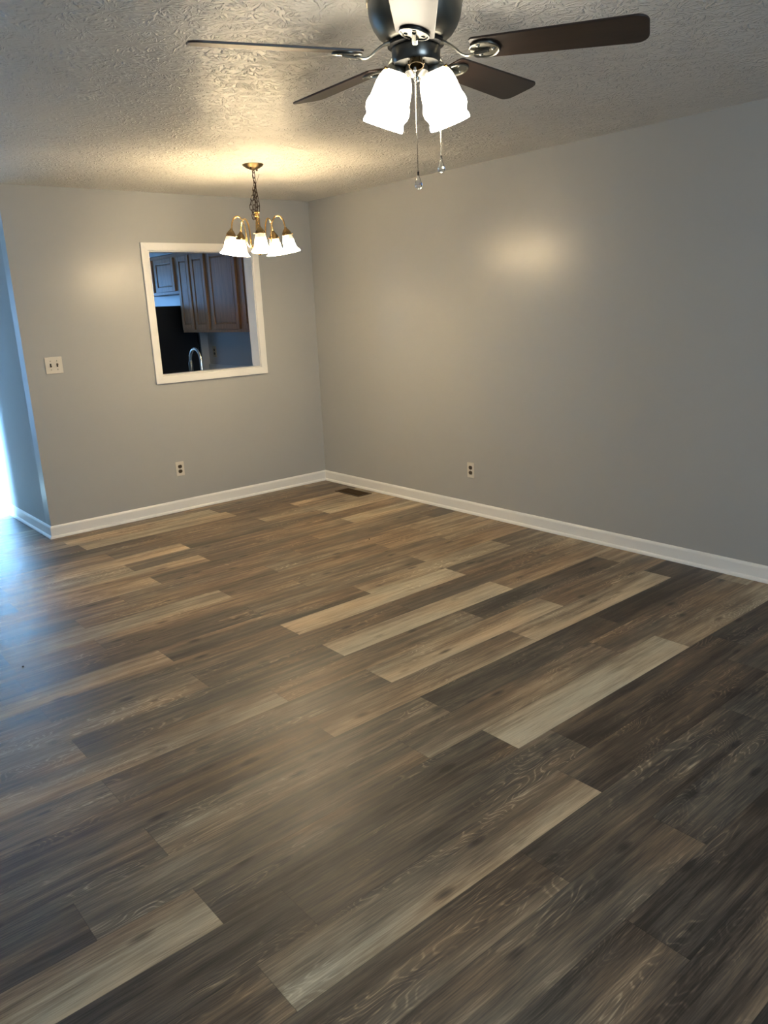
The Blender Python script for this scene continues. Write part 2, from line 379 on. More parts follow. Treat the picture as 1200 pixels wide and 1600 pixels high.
def build_floor():
    rnd = random.Random(11)
    V = []; F = []; uv1 = []; uv2 = []; tones = []
    for n in range(-22, 49):
        ytop = Y0 + PW*n; ybot = ytop - PW
        if ybot < YB - 0.3 or ytop > YF + 0.3: 
            if ybot > YF + 0.2 or ytop < YB - 0.2: continue
        j = JX.get(n, -2.2 + rnd.choice([0, .4, .8, .6])*PL + rnd.uniform(-.05, .05))
        for k in range(-4, 4):
            xa = j + k*PL; xb = xa + PL
            if xb < XL - 0.2 or xa > 0.1: continue
            t = TN.get(n, {}).get(k)
            if t is None:
                base = rnd.choice([.2, .28, .35, .4, .45, .5, .65]); t = (base + rnd.uniform(-.1, .1), base + rnd.uniform(-.1, .15))
            sd = rnd.random()
            i = len(V); V += [(xa, ybot, 0), (xb, ybot, 0), (xb, ytop, 0), (xa, ytop, 0)]; F.append((i, i+1, i+2, i+3))
            off = rnd.uniform(0, 3)
            uv1 += [(off, 0), (off+PL, 0), (off+PL, PW), (off, PW)]
            uv2 += [(0, PL), (PL, 0), (PL, 0), (0, PL)]
            tones += [(t[0], t[1], sd, 1)]*4
    i = len(V)
    me = bpy.data.meshes.new('floor'); me.from_pydata(V, [], F)
    a = me.uv_layers.new(name='plank'); c = me.uv_layers.new(name='ends')
    for q, w in enumerate(uv1): a.data[q].uv = w
    for q, w in enumerate(uv2): c.data[q].uv = w
    ca = me.color_attributes.new('tone', 'FLOAT_COLOR', 'CORNER')
    for q, w in enumerate(tones): ca.data[q].color = w
    me.materials.append(M['floor'])
    o = bpy.data.objects.new('floor', me); COL.objects.link(o)
    struct(o, 'brown and grey oak-look plank floor running across the room', 'floor')
build_floor()

# ------------------------------------------------------------------ room shell
b_ = MB(); b_.box(XL-0.1, 0.1, YB-0.1, YF+0.1, H, H+0.1); struct(b_.build('ceiling', M['ceiling']), 'off white ceiling with stomped brush texture', 'ceiling')
# opening of the pass-through in the back wall
OX0, OX1, OZ0, OZ1 = -1.500, -0.606, 1.095, 2.026
b_ = MB()
b_.box(HX, OX0, 0, WT, 0, H); b_.box(OX1, 0, 0, WT, 0, H); b_.box(OX0, OX1, 0, WT, 0, OZ0); b_.box(OX0, OX1, 0, WT, OZ1, H)
struct(b_.build('wall_back', M['wall']), 'grey wall with the white framed kitchen opening')
DY0, DY1 = 2.30, 3.40  # unseen doorway, added to let daylight into the kitchen
b_ = MB(); b_.box(HX, HX+WT, WT, DY0, 0, H); b_.box(HX, HX+WT, DY1, YF, 0, H); b_.box(HX, HX+WT, DY0, DY1, 2.06, H); struct(b_.build('wall_hall', M['hall_wall']), 'grey hall wall lit blue by daylight at the left edge')
b_ = MB(); b_.box(0, 0.1, YB, WT*0.5, 0, H); struct(b_.build('wall_right', M['wall']), 'long bare grey wall on the right')
b_ = MB(); b_.box(0, 0.1, WT*0.5, YF, 0, H); struct(b_.build('wall_kitchen', M['kitchen_wall']), 'blue grey kitchen wall behind the cabinets')
b_ = MB(); b_.box(XL-0.1, XL, YB, 0.1, 0, H); struct(b_.build('wall_left', M['wall']))
XE = -4.0; WY0, WY1, WZ0, WZ1 = 1.38, 3.80, 0.05, 2.05
b_ = MB(); b_.box(XE-0.1, XE, 0.0, WY0, 0, H); b_.box(XE-0.1, XE, WY1, YF, 0, H); b_.box(XE-0.1, XE, WY0, WY1, WZ1, H); b_.box(XE-0.1, XE, WY0, WY1, 0, WZ0); b_.box(XL, XE-0.1, 0, 0.1, 0, H); struct(b_.build('wall_entry', simple('bounce_cutting_brown', (0.22, 0.19, 0.15), 0.5)))  # unseen wall set to block side light; dark brown added to cut bounce
def wall_with_hole(name, y0, y1, hx0, hx1, hz0, hz1):
    q = MB(); q.box(XL, hx0, y0, y1, 0, H); q.box(hx1, 0.0, y0, y1, 0, H); q.box(hx0, hx1, y0, y1, hz1, H)
    if hz0 > 0: q.box(hx0, hx1, y0, y1, 0, hz0)
    return q
q = MB(); q.box(XL, -3.95, YF, YF+0.1, 0, H); q.box(-3.95, -2.65, YF, YF+0.1, 2.1, H); q.box(-2.65, -1.3, YF, YF+0.1, 0, H)
q.box(-1.3, -0.4, YF, YF+0.1, 0, 1.15); q.box(-1.3, -0.4, YF, YF+0.1, 2.05, H); q.box(-0.4, 0.1, YF, YF+0.1, 0, H)
struct(q.build('wall_far', M['wall']))
struct(wall_with_hole('wall_front', YB-0.1, YB, -4.1, -2.3, 0.75, 2.05).build('wall_front', M['wall']))
def window(name, x0, x1, z0, z1, y, nm):
    q = MB(); w = 0.05
    q.box(x0, x0+w, y-0.02, y+0.06, z0, z1); q.box(x1-w, x1, y-0.02, y+0.06, z0, z1); q.box(x0+w, x1-w, y-0.02, y+0.06, z0, z0+w); q.box(x0+w, x1-w, y-0.02, y+0.06, z1-w, z1)
    o = struct(q.build(nm, M['white']), None, 'window')
    g = MB(); g.box(x0+w, x1-w, y+0.018, y+0.022, z0+w, z1-w); g.build('pane', M['pane'], o)
window('w', -3.95, -2.65, 0.0, 2.1, YF+0.03, 'door_1')
window('w', -1.3, -0.4, 1.15, 2.05, YF+0.03, 'window_1')
q = MB(); X0 = XE-0.07; w = 0.05; ym = (WY0+WY1)/2
for (y0, y1) in ((WY0, ym), (ym, WY1)):
    q.box(X0, X0+0.05, y0, y0+w, WZ0, WZ1); q.box(X0, X0+0.05, y1-w, y1, WZ0, WZ1); q.box(X0, X0+0.05, y0+w, y1-w, WZ0, WZ0+w); q.box(X0, X0+0.05, y0+w, y1-w, WZ1-w, WZ1)
pd = struct(q.build('door_2', M['white']), None, 'door')
for (y0, y1) in ((WY0, ym), (ym, WY1)):
    q = MB(); q.box(X0+0.022, X0+0.028, y0+w, y1-w, WZ0+w, WZ1-w); q.build('pane', M['pane'], pd)
q = MB()
for (y0, y1, z0, z1) in ((DY0-0.07, DY0, 0, 2.13), (DY1, DY1+0.07, 0, 2.13), (DY0, DY1, 2.06, 2.13)): q.box(HX-0.015, HX, y0, y1, z0, z1)
struct(q.build('trim_3', M['white']), 'white casing of the added unseen doorway off the hall', 'trim')
# soffit over the kitchen cabinets
b_ = MB(); b_.box(-0.33, 0, WT, 3.9, 2.165, H); struct(b_.build('wall_soffit', M['kitchen_wall']), 'painted soffit above the kitchen cabinets')
b_ = MB(); b_.box(-0.085, -0.0, 2.045, 2.065, 0, 1.36); struct(b_.build('trim_2', simple('pale_trim', (0.62, 0.64, 0.66), 0.4)), 'narrow pale board beside the black refrigerator', 'trim')

# baseboards: profile (distance from wall, height) swept along a path, mitred
PROF = [(0, 0), (0.024, 0), (0.024, 0.006), (0.0205, 0.0135), (0.0145, 0.0185), (0.011, 0.0195), (0.011, 0.076), (0.009, 0.083), (0.005, 0.089), (0.0, 0.0924)]
def baseboard(name, a, b, nrm, ma, mb, label):
    # a, b = ends on the wall line (2D), nrm = into the room, ma/mb = +1 lengthen with depth (outer corner), -1 shorten (inner corner)
    a = Vector((*a, 0)); b = Vector((*b, 0)); d = (b-a).normalized(); n = Vector((*nrm, 0)); q = MB(); vs = []
    for (t, z) in PROF: vs.append(a - d*(t*ma) + n*t + Vector((0, 0, z)))
    for (t, z) in PROF: vs.append(b + d*(t*mb) + n*t + Vector((0, 0, z)))
    m_ = len(PROF); q.add(vs, [tuple(range(m_)), tuple(range(m_, 2*m_))[::-1]] + [(k, (k+1) % m_, (k+1) % m_ + m_, k+m_) for k in range(m_)])
    return struct(q.build(name, M['white']), label, 'baseboard')
baseboard('baseboard_back', (HX, 0), (0, 0), (0, -1), 1, -1, 'white baseboard along the wall with the kitchen opening')
baseboard('baseboard_right', (0, 0), (0, YB), (-1, 0), -1, 0, 'white baseboard along the long right wall')
baseboard('baseboard_hall', (HX, DY0-0.07), (HX, 0), (-1, 0), 0, 1, 'white baseboard around the corner in blue daylight')
baseboard('baseboard_left', (XL, YB), (XL, 0), (1, 0), 0, 0, None)

# pass-through casing and jamb liner
b_ = MB()
T = 0.056; CI = dict(x0=OX0-0.002, x1=OX1+0.002, z0=OZ0-0.002, z1=OZ1+0.002)
def casing_piece(q, p, d, inn, ln):
    # mitred board: p = inner corner start, d = along, inn = outward from the opening
    prof = [(0, 0), (0, 0.009), (0.006, 0.013), (0.045, 0.017), (T, 0.017), (T, 0)]
    vs = []
    for (w, t) in prof: vs.append(Vector(p) - Vector(d)*w + Vector(inn)*w + Vector((0, -t, 0)))
    for (w, t) in prof: vs.append(Vector(p) + Vector(d)*(ln + w) + Vector(inn)*w + Vector((0, -t, 0)))
    k_ = len(prof); q.add(vs, [tuple(range(k_)), tuple(range(k_, 2*k_))[::-1]] + [(k, (k+1) % k_, (k+1) % k_ + k_, k+k_) for k in range(k_)])
wd = CI['x1']-CI['x0']; hd = CI['z1']-CI['z0']
casing_piece(b_, (CI['x0'], 0, CI['z0']), (1, 0, 0), (0, 0, -1), wd)
casing_piece(b_, (CI['x0'], 0, CI['z1']), (1, 0, 0), (0, 0, 1), wd)
casing_piece(b_, (CI['x0'], 0, CI['z0']), (0, 0, 1), (-1, 0, 0), hd)
casing_piece(b_, (CI['x1'], 0, CI['z0']), (0, 0, 1), (1, 0, 0), hd)
t_ = 0.006
b_.box(OX0, OX0+t_, -0.004, WT+0.004, OZ0, OZ1); b_.box(OX1-t_, OX1, -0.004, WT+0.004, OZ0, OZ1)
b_.box(OX0, OX1, -0.004, WT+0.004, OZ0, OZ0+t_); b_.box(OX0, OX1, -0.004, WT+0.004, OZ1-t_, OZ1)
struct(b_.build('trim_1', M['white']), 'white painted frame around the kitchen opening', 'trim')

# ------------------------------------------------------------------ outlets and switch
def disc(q, cx, cz, rx, rz, y0, y1, n=20, cut=None, mi=0):
    pts = []
    for k in range(n):
        a = 2*PI*k/n; x = rx*math.cos(a); z = rz*math.sin(a)
        if cut: z = max(-cut, min(cut, z))
        pts.append((cx+x, cz+z))
    vs = [(x, y0, z) for x, z in pts] + [(x, y1, z) for x, z in pts]
    q.add(vs, [tuple(range(n)), tuple(range(n, 2*n))[::-1]] + [(k, (k+1) % n, (k+1) % n + n, k+n) for k in range(n)], mi)
def outlet(loc, rz, label, pm, face, w=0.072, h=0.117):
    r = empty('wall_outlet', loc, label, 'outlet', rz=rz)
    q = MB(); q.box(-w/2, w/2, -0.006, 0.0, -h/2, h/2); q.build('cover_plate', pm, r, bevel=0.004)
    for s in (1, -1):
        q = MB(); disc(q, 0, s*0.0195, 0.017, 0.0165, -0.0085, -0.002, 28, 0.0135)
        sk = q.build('receptacle', face, r)
        q = MB()
        q.box(-0.0075, -0.0055, -0.0092, -0.008, s*0.0195-0.001, s*0.0195+0.007); q.box(0.0055, 0.0075, -0.0092, -0.008, s*0.0195, s*0.0195+0.007); disc(q, 0, s*0.0195-0.007, 0.0026, 0.0026, -0.0092, -0.008, 12)
        q.build('slots', M['slot'], sk)
    q = MB(); disc(q, 0, 0, 0.003, 0.003, -0.0075, -0.004, 12); q.build('screw', M['steel'], r)
    return r
outlet((-1.442, 0, 0.346), 0, 'ivory outlet with brown sockets low on the back wall below the opening', M['plate'], M['brown_plastic'])
outlet((0, -1.868, 0.336), -PI/2, 'ivory outlet with brown sockets on the long right wall', M['plate'], M['brown_plastic'])
outlet((0, 1.91, 1.15), -PI/2, 'beige outlet on the kitchen wall seen through the opening', M['plate_kitchen'], M['brown_plastic'])
r = empty('light_switch', (-2.306, 0, 1.244), 'ivory double toggle switch plate on the back wall near the hall corner', 'light switch')
q = MB(); q.box(-0.0605, 0.0605, -0.006, 0, -0.0585, 0.0585); q.build('cover_plate', M['plate'], r, bevel=0.004)
for x, s in ((-0.023, 1), (0.023, -1)):
    q = MB(); q.box(x-0.0055, x+0.0055, -0.0068, -0.004, -0.0125, 0.0125); tg = q.build('toggle_slot', M['slot'], r)
    mt = Matrix.Translation((x, -0.006, 0)) @ Matrix.Rotation(math.radians(28*s), 4, 'X')
    q = MB(); q.box(-0.0042, 0.0042, -0.016, 0.0, -0.0045, 0.0045, 0, mt); q.build('toggle', M['brown_plastic'], r, bevel=0.001)
    for z in (0.03, -0.03):
        q = MB(); disc(q, x, z, 0.0028, 0.0028, -0.0072, -0.004, 12); q.build('screw', M['steel'], r)

# ------------------------------------------------------------------ floor register
r = empty('floor_vent', (-0.158, -0.612, 0), 'bronze louvred heating vent in the floor at the corner', 'floor vent')
w, l = 0.075, 0.165
q = MB(); fr = 0.014
q.box(-w, w, -l, -l+fr, 0, 0.004); q.box(-w, w, l-fr, l, 0, 0.004); q.box(-w, -w+fr, -l+fr, l-fr, 0, 0.004); q.box(w-fr, w, -l+fr, l-fr, 0, 0.004)
q.build('frame', M['vent'], r, bevel=0.0015)
q = MB(); q.box(-w+fr, w-fr, -l+fr, l-fr, 0.0004, 0.0008); q.build('duct_shade', M['duct_shade'], r)  # flat black sheet painted for the shade below the louvres
q = MB()
for k in range(22):
    y = -l+fr+0.008 + k*(2*l-2*fr-0.012)/21
    mt = Matrix.Translation((0, y, 0.0022)) @ Matrix.Rotation(math.radians(35), 4, 'X'); q.box(-w+fr, w-fr, -0.0030, 0.0030, -0.0005, 0.0005, 0, mt)
q.box(-0.002, 0.002, -l+fr, l-fr, 0.001, 0.0036)
q.build('louvres', M['vent'], r)
for (x, y, lab) in ((-3.325, -2.15, 'tiny dark crumb on the planks near the left edge'), (-0.95, -1.80, 'tiny dark crumb on the planks near the corner vent')):
    q = MB(); q.lathe([(0, 0), (0.004, 0.001), (0.005, 0.003), (0.003, 0.006), (0, 0.0065)], 8); o = q.build('crumb', M['speck'], None, smooth=True, loc=(x, y, 0.0)); tag(o, lab, 'crumb')

# ------------------------------------------------------------------ kitchen
def cab_door(q, y0, y1, z0, z1, xf):
    # frame and raised panel facing -x, front plane at xf-0.02
    s = 0.05; th = 0.02
    q.box(xf-th, xf, y0, y0+s, z0, z1); q.box(xf-th, xf, y1-s, y1, z0, z1); q.box(xf-th, xf, y0+s, y1-s, z0, z0+s); q.box(xf-th, xf, y0+s, y1-s, z1-s, z1)
    q.box(xf-0.009, xf, y0+s, y1-s, z0+s, z1-s)
    g = 0.018
    vs = [(xf-0.009, y0+s+0.002, z0+s+0.002), (xf-0.009, y1-s-0.002, z0+s+0.002), (xf-0.009, y1-s-0.002, z1-s-0.002), (xf-0.009, y0+s+0.002, z1-s-0.002),
          (xf-0.016, y0+s+g, z0+s+g), (xf-0.016, y1-s-g, z0+s+g), (xf-0.016, y1-s-g, z1-s-g), (xf-0.016, y0+s+g, z1-s-g)]
    q.add(vs, [(4,5,6,7),(0,1,5,4),(1,2,6,5),(2,3,7,6),(3,0,4,7)])
def upper(y0, y1, z0, z1, doors, label):
    r = empty('wall_cabinet', (-0.165, (y0+y1)/2, z0), label, 'cabinet', 'oak wall cabinets in the kitchen')
    oy = -(y0+y1)/2; oz = -z0; ox = 0.165
    q = MB(); q.box(-0.31+ox, 0+ox, y0+oy, y1+oy, 0, z1+oz)
    fz = 0.035
    q.box(-0.33+ox, -0.31+ox, y0+oy, y1+oy, 0, z1+oz)
    q.build('body', M['oak'], r)
    for (a, c) in doors:
        d = MB(); cab_door(d, a+oy, c+oy, fz*0.8, z1-z0-fz, -0.33+ox); d.build('door', M['oak'], r, bevel=0.0025)
upper(0.11+0.01, 0.69, 1.37, 2.16, [(0.15, 0.645)], 'oak wall cabinet cut off by the right jamb of the opening')
upper(0.69, 1.29, 1.37, 2.16, [(0.735, 1.245)], 'oak wall cabinet with one wide door in the middle')
upper(1.29, 1.93, 1.37, 2.16, [(1.325, 1.605), (1.645, 1.90)], 'oak wall cabinet with two narrow doors beside the refrigerator')
upper(1.93, 3.12, 1.765, 2.16, [(1.985, 2.44), (2.50, 3.0)], 'short oak wall cabinet above the black refrigerator')
# refrigerator
r = empty('refrigerator', (-0.47, 2.50, 0), 'black refrigerator under the short kitchen cabinet', 'refrigerator')
q = MB(); q.box(-0.27, 0.37, -0.42, 0.42, 0.03, 1.645); q.build('body', M['fridge'], r, bevel=0.008)
q = MB(); q.box(-0.335, -0.275, -0.42, 0.42, 1.17, 1.645); dd = q.build('freezer_door', M['fridge'], r, bevel=0.012)
q = MB(); q.tube(smooth_path([(-0.335, -0.37, 1.21), (-0.37, -0.37, 1.24), (-0.37, -0.37, 1.5), (-0.335, -0.37, 1.53)]), 0.011); q.build('handle', M['black_metal'], dd, smooth=True)
q = MB(); q.box(-0.335, -0.275, -0.42, 0.42, 0.09, 1.16); dd = q.build('door', M['fridge'], r, bevel=0.012)
q = MB(); q.tube(smooth_path([(-0.335, -0.37, 0.6), (-0.37, -0.37, 0.63), (-0.37, -0.37, 1.09), (-0.335, -0.37, 1.12)]), 0.011); q.build('handle', M['black_metal'], dd, smooth=True)
q = MB(); q.box(-0.27, 0.37, -0.40, 0.40, 0.0, 0.03); q.build('base_grille', M['black_metal'], r)
# base cabinets, counters
def base_unit(x0, x1, y0, y1, label, face):
    r = empty('base_cabinet', ((x0+x1)/2, (y0+y1)/2, 0), label, 'cabinet')
    hx = (x1-x0)/2; hy = (y1-y0)/2
    q = MB(); q.box(-hx, hx, -hy, hy, 0.09, 0.873); q.build('body', M['oak'], r)
    q = MB(); q.box(-hx+0.05, hx-0.05, -hy+0.05, hy-0.05, 0.0, 0.09); q.build('toe_kick', M['black_metal'], r)
    for k in range(2):
        q = MB()
        if face == 'x': cab_door(q, -hy+0.03+k*hy, -0.03+k*hy, 0.13, 0.84, -hx)
        else:
            q2 = MB(); cab_door(q2, -hx+0.03+k*hx, -0.03+k*hx, 0.13, 0.84, -hy); q.add([(b, -a, c) for a, b, c in q2.v], q2.f)
        q.build('door', M['oak'], r, bevel=0.002)
base_unit(-0.60, -0.005, 0.80, 2.035, 'oak base cabinets under the right kitchen counter', 'x')
base_unit(-2.37, -0.62, WT+0.005, 0.735, 'oak sink base cabinets behind the back wall', 'y')
r = empty('kitchen_counter', (-0.31, 1.42, 0.875), 'pale laminate counter with backsplash along the kitchen wall', 'countertop')
q = MB(); q.box(-0.32, 0.31, -0.62, 0.62, 0, 0.038); q.build('worktop', M['counter'], r, bevel=0.006)
q = MB(); q.box(0.29, 0.31, -0.66, 0.62, 0.038, 0.14); q.build('backsplash', M['counter'], r, bevel=0.003)
r = empty('sink_counter', (-1.19, 0.44, 0.875), 'pale laminate sink counter behind the opening', 'countertop')
q = MB(); sx0, sx1, sy0, sy1 = -0.28, 0.42, -0.10, 0.26
q.box(-1.18, sx0, -0.32, 0.315, 0, 0.038); q.box(sx1, 1.185, -0.32, 0.315, 0, 0.038); q.box(sx0, sx1, -0.32, sy0, 0, 0.038); q.box(sx0, sx1, sy1, 0.315, 0, 0.038)
q.build('worktop', M['counter'], r)
q = MB(); q.box(sx0, sx1, sy0, sy1, 0.0, 0.004)
q.box(sx0, sx0+0.01, sy0, sy1, 0.004, 0.040); q.box(sx1-0.01, sx1, sy0, sy1, 0.004, 0.040); q.box(sx0, sx1, sy0, sy0+0.01, 0.004, 0.040); q.box(sx0, sx1, sy1-0.01, sy1, 0.004, 0.040)
q.build('sink_basin', M['steel'], r)
# gooseneck faucet
r = empty('kitchen_faucet', (-1.05, 0.205, 0.914), 'tall steel gooseneck faucet seen through the opening', 'faucet')
q = MB(); q.lathe([(0, 0), (0.028, 0), (0.028, 0.006), (0.021, 0.02), (0.019, 0.09), (0.014, 0.10), (0, 0.10)], 24); q.build('base', M['steel'], r, smooth=True)
pth = [(0, 0, 0.095), (0, 0, 0.26)] + [(0, 0.095 - 0.095*math.cos(a), 0.26 + 0.095*math.sin(a)) for a in [PI*k/14 for k in range(1, 15)]] + [(0, 0.192, 0.235)]
q = MB(); q.tube(pth, 0.0125, 14); q.build('neck', M['steel'], r, smooth=True)
q = MB(); q.lathe([(0, 0.0), (0.015, 0.0), (0.0185, -0.02), (0.0185, -0.085), (0.015, -0.095), (0, -0.095)], 20, Matrix.Translation((0, 0.193, 0.25))); q.build('spray_head', M['pewter'], r, smooth=True)
q = MB(); q.tube([(0.015, 0, 0.07), (0.045, 0, 0.075), (0.10, 0.0, 0.11)], [0.009, 0.008, 0.006], 10); q.build('lever', M['steel'], r, smooth=True)

# ------------------------------------------------------------------ chandelier
CX, CY = -1.328, -1.298
ch = empty('chandelier', (CX, CY, H), 'brass chandelier with five lit bell glass shades on a dark chain', 'chandelier')
q = MB(); q.lathe([(0, -0.034), (0.010, -0.034), (0.018, -0.030), (0.040, -0.022), (0.058, -0.011), (0.066, -0.003), (0.066, 0), (0, 0)], 40); cn = q.build('ceiling_canopy', M['brass_dark'], ch, smooth=True)
q = MB(); q.lathe([(0, -0.036), (0.005, -0.034), (0.005, -0.018), (0, -0.018)], 10, Matrix.Translation((-0.030, -0.020, 0))); q.build('screw', M['chain'], cn)
q = MB(); q.lathe([(0, -0.036), (0.005, -0.034), (0.005, -0.018), (0, -0.018)], 10, Matrix.Translation((0.034, 0.012, 0))); q.build('screw', M['chain'], cn)
def link(q, c, ax, rot, ln=0.036, wd=0.017, r=0.0021):
    ax = Vector(ax).normalized(); side = ax.cross(Vector((math.cos(rot), math.sin(rot), 0.05)));
    side.normalize(); pts = []
    for k in range(18):
        a = 2*PI*k/18; x = math.cos(a)*wd/2; z = math.sin(a)*(wd/2) + (ln/2-wd/2)*(1 if math.sin(a) > 0 else -1)
        pts.append(Vector(c) + side*x + ax*z)
    q.tube(pts, r, 6, closed=True)
def chainline(q, pts, pitch=0.029, r=0.0021, ph=0.3):
    P = smooth_path(pts, 12); acc = 0; k = 0; nxt = pitch/2
    for i in range(len(P)-1):
        d = P[i+1]-P[i]; l_ = d.length
        while acc + l_ >= nxt:
            link(q, P[i] + d*((nxt-acc)/l_), d, ph + k*PI/2, r=r); k += 1; nxt += pitch
        acc += l_
ZC = -0.275     # top of the centre column below the ceiling
q = MB(); q.tube([(0.008*math.cos(a), 0, -0.043+0.008*math.sin(a)) for a in [2*PI*k/14 for k in range(14)]], 0.0024, 6, closed=True)
chainline(q, [(0, 0, -0.048), (0.003, 0, -0.12), (0.004, 0, -0.20), (0.002, 0, ZC+0.005)]); q.build('hanging_chain', M['chain'], ch, smooth=True)
# the spare length of chain, folded back on itself and wired up beside the hanging chain
sd = Vector((0.76, -0.65, 0))
for (pts, ph) in (([(0.0, 0, -0.125), tuple(-sd*0.018 + Vector((0, 0, -0.19))), tuple(-sd*0.033 + Vector((0, 0, -0.235))), tuple(-sd*0.022 + Vector((0, 0, -0.31)))], 0.9),
                  ([(0.002, 0, -0.13), tuple(sd*0.010 + Vector((0, 0, -0.19))), tuple(sd*0.016 + Vector((0, 0, -0.24))), tuple(sd*0.012 + Vector((0, 0, -0.285)))], 0.2),
                  ([tuple(-sd*0.004 + Vector((0, 0, -0.15))), tuple(-sd*0.012 + Vector((0, 0, -0.21))), tuple(-sd*0.014 + Vector((0, 0, -0.26))), tuple(-sd*0.020 + Vector((0, 0, -0.315)))], 1.6)):
    q = MB(); chainline(q, pts, ph=ph); q.build('spare_chain', M['chain'], ch, smooth=True)
q = MB(); q.tube(smooth_path([(0, 0, -0.03), (-0.008, 0.002, -0.07), (0.006, 0, -0.12), (-0.004, 0, -0.19), (0.004, 0, -0.23), (0, 0, ZC)]), 0.0022, 6)
q.tube(smooth_path([tuple(sd*0.002 + Vector((0, 0, -0.115))), tuple(sd*0.012 + Vector((0, 0, -0.108))), tuple(sd*0.035 + Vector((0, 0, -0.058)))]), 0.0012, 6); q.build('electric_wire', M['chain'], ch, smooth=True)
# centre column and hub
q = MB(); q.lathe([(0, ZC+0.004), (0.012, ZC+0.002), (0.020, ZC-0.004), (0.020, ZC-0.009), (0.013, ZC-0.014), (0.017, ZC-0.022), (0.017, ZC-0.030), (0.011, ZC-0.036), (0.012, ZC-0.06), (0.017, ZC-0.13), (0.020, ZC-0.17), (0.016, ZC-0.185), (0.032, ZC-0.195), (0.036, ZC-0.212), (0.028, ZC-0.23), (0.012, ZC-0.24), (0.014, ZC-0.252), (0.007, ZC-0.265), (0, ZC-0.268)], 32)
q.build('column', M['brass'], ch, smooth=True)
camaz = math.atan2(CAMP.y-CY, CAMP.x-CX)
for k in range(5):
    a = camaz + 0.06 + k*2*PI/5; rd = Vector((math.cos(a), math.sin(a), 0))
    z0 = ZC-0.205
    pp = [(0.03, z0), (0.055, z0-0.012), (0.078, z0+0.01), (0.084, z0+0.07), (0.092, z0+0.125), (0.114, z0+0.165), (0.142, z0+0.170), (0.166, z0+0.145), (0.176, z0+0.10), (0.178, z0+0.085)]
    q = MB(); q.tube(smooth_path([rd*x + Vector((0, 0, z)) for x, z in pp], 6), 0.0052, 10); q.build('arm', M['brass'], ch, smooth=True)
    top = rd*0.178 + Vector((0, 0, z0+0.10)); dr = Vector((rd.x*0.16, rd.y*0.16, -1))
    mt = frame_to(dr, top)
    q = MB(); q.lathe([(0, 0.0), (0.007, 0.0), (0.010, -0.008), (0.022, -0.022), (0.030, -0.036), (0.031, -0.048), (0.029, -0.050), (0.0, -0.046)], 28, mt)
    h_ = q.build('lamp_holder', M['brass_dark'], ch, smooth=True)
    for j in range(3):
        q = MB(); an = j*2*PI/3; q.tube([mt @ Vector((0.030*math.cos(an), 0.030*math.sin(an), -0.044)), mt @ Vector((0.040*math.cos(an), 0.040*math.sin(an), -0.044))], 0.0032, 8)
        q.build('thumb_screw', M['brass'], h_, smooth=True)
    prof = [(0.026, -0.044), (0.029, -0.052), (0.0335, -0.066), (0.0355, -0.085), (0.0375, -0.105), (0.043, -0.125), (0.053, -0.142), (0.063, -0.153)]
    ring = prof + [(r_-0.0028, z_) for r_, z_ in prof[::-1]]
    q = MB(); q.lathe([(r_, z_+0.044) for r_, z_ in ring], 60, None, closed=True, flute=0.018, nf=12)
    g = q.build('glass_shade', M['bell'], ch, smooth=True); g.matrix_local = mt @ Matrix.Translation((0, 0, -0.044))
    q = MB(); q.lathe([(0, 0), (0.012, 0), (0.012, -0.02), (0.022, -0.042), (0.024, -0.055), (0.016, -0.07), (0, -0.076)], 20, mt @ Matrix.Translation((0, 0, -0.046)))
    q.build('bulb', M['bulb'], ch, smooth=True)

# ------------------------------------------------------------------ ceiling fan
FX, FY = -2.381, -3.938
fan = empty('ceiling_fan', (FX, FY, H), 'pewter five blade ceiling fan with dark blades and two lit opal shades', 'ceiling fan')
q = MB(); q.lathe([(0, 0), (0.118, 0), (0.130, -0.006), (0.134, -0.020), (0.137, -0.034), (0.141, -0.037), (0.141, -0.046), (0.137, -0.049), (0.137, -0.062), (0.133, -0.085), (0.124, -0.108), (0.110, -0.128), (0.092, -0.142), (0.085, -0.146), (0, -0.146)], 72)
q.build('motor_housing', M['pewter'], fan, smooth=True)
q = MB(); q.lathe([(0, -0.146), (0.080, -0.146), (0.083, -0.150), (0.083, -0.158), (0.076, -0.162), (0.0, -0.162)], 48); q.build('rotor_plate', M['black_metal'], fan, smooth=True)
q = MB(); q.lathe([(0, -0.160), (0.070, -0.160), (0.072, -0.164), (0.071, -0.196), (0.066, -0.204), (0.040, -0.209), (0, -0.209)], 48); q.build('switch_housing', M['pewter_dark'], fan, smooth=True)
q = MB(); q.lathe([(0, -0.205), (0.026, -0.205), (0.034, -0.212), (0.034, -0.226), (0.020, -0.238), (0.010, -0.241), (0.008, -0.250), (0, -0.253)], 32); q.build('light_kit_hub', M['pewter_dark'], fan, smooth=True)
ZB = -0.183      # blade plane
BR = 0.658
az0 = math.radians(156.8); dz = [0.002, 0.016, 0.010, -0.020, 0.0]; daz = [0, -0.008, -0.012, 0.0, -0.045]
PITCH = math.radians(-12.5)
def blade_outline():
    pts = [(0.172, -0.050)]; 
    def arc(cx, cy, r, a0, a1, n=6):
        return [(cx + r*math.cos(math.radians(a0+(a1-a0)*k/n)), cy + r*math.sin(math.radians(a0+(a1-a0)*k/n))) for k in range(n+1)]
    wr, wt = 0.052, 0.068
    return arc(0.185, -wr+0.012, 0.014, 180, 270, 4) + arc(BR-0.035, -wt+0.035, 0.035, 270, 360) + arc(BR-0.035, wt-0.035, 0.035, 0, 90) + arc(0.185, wr-0.012, 0.014, 90, 180, 4)
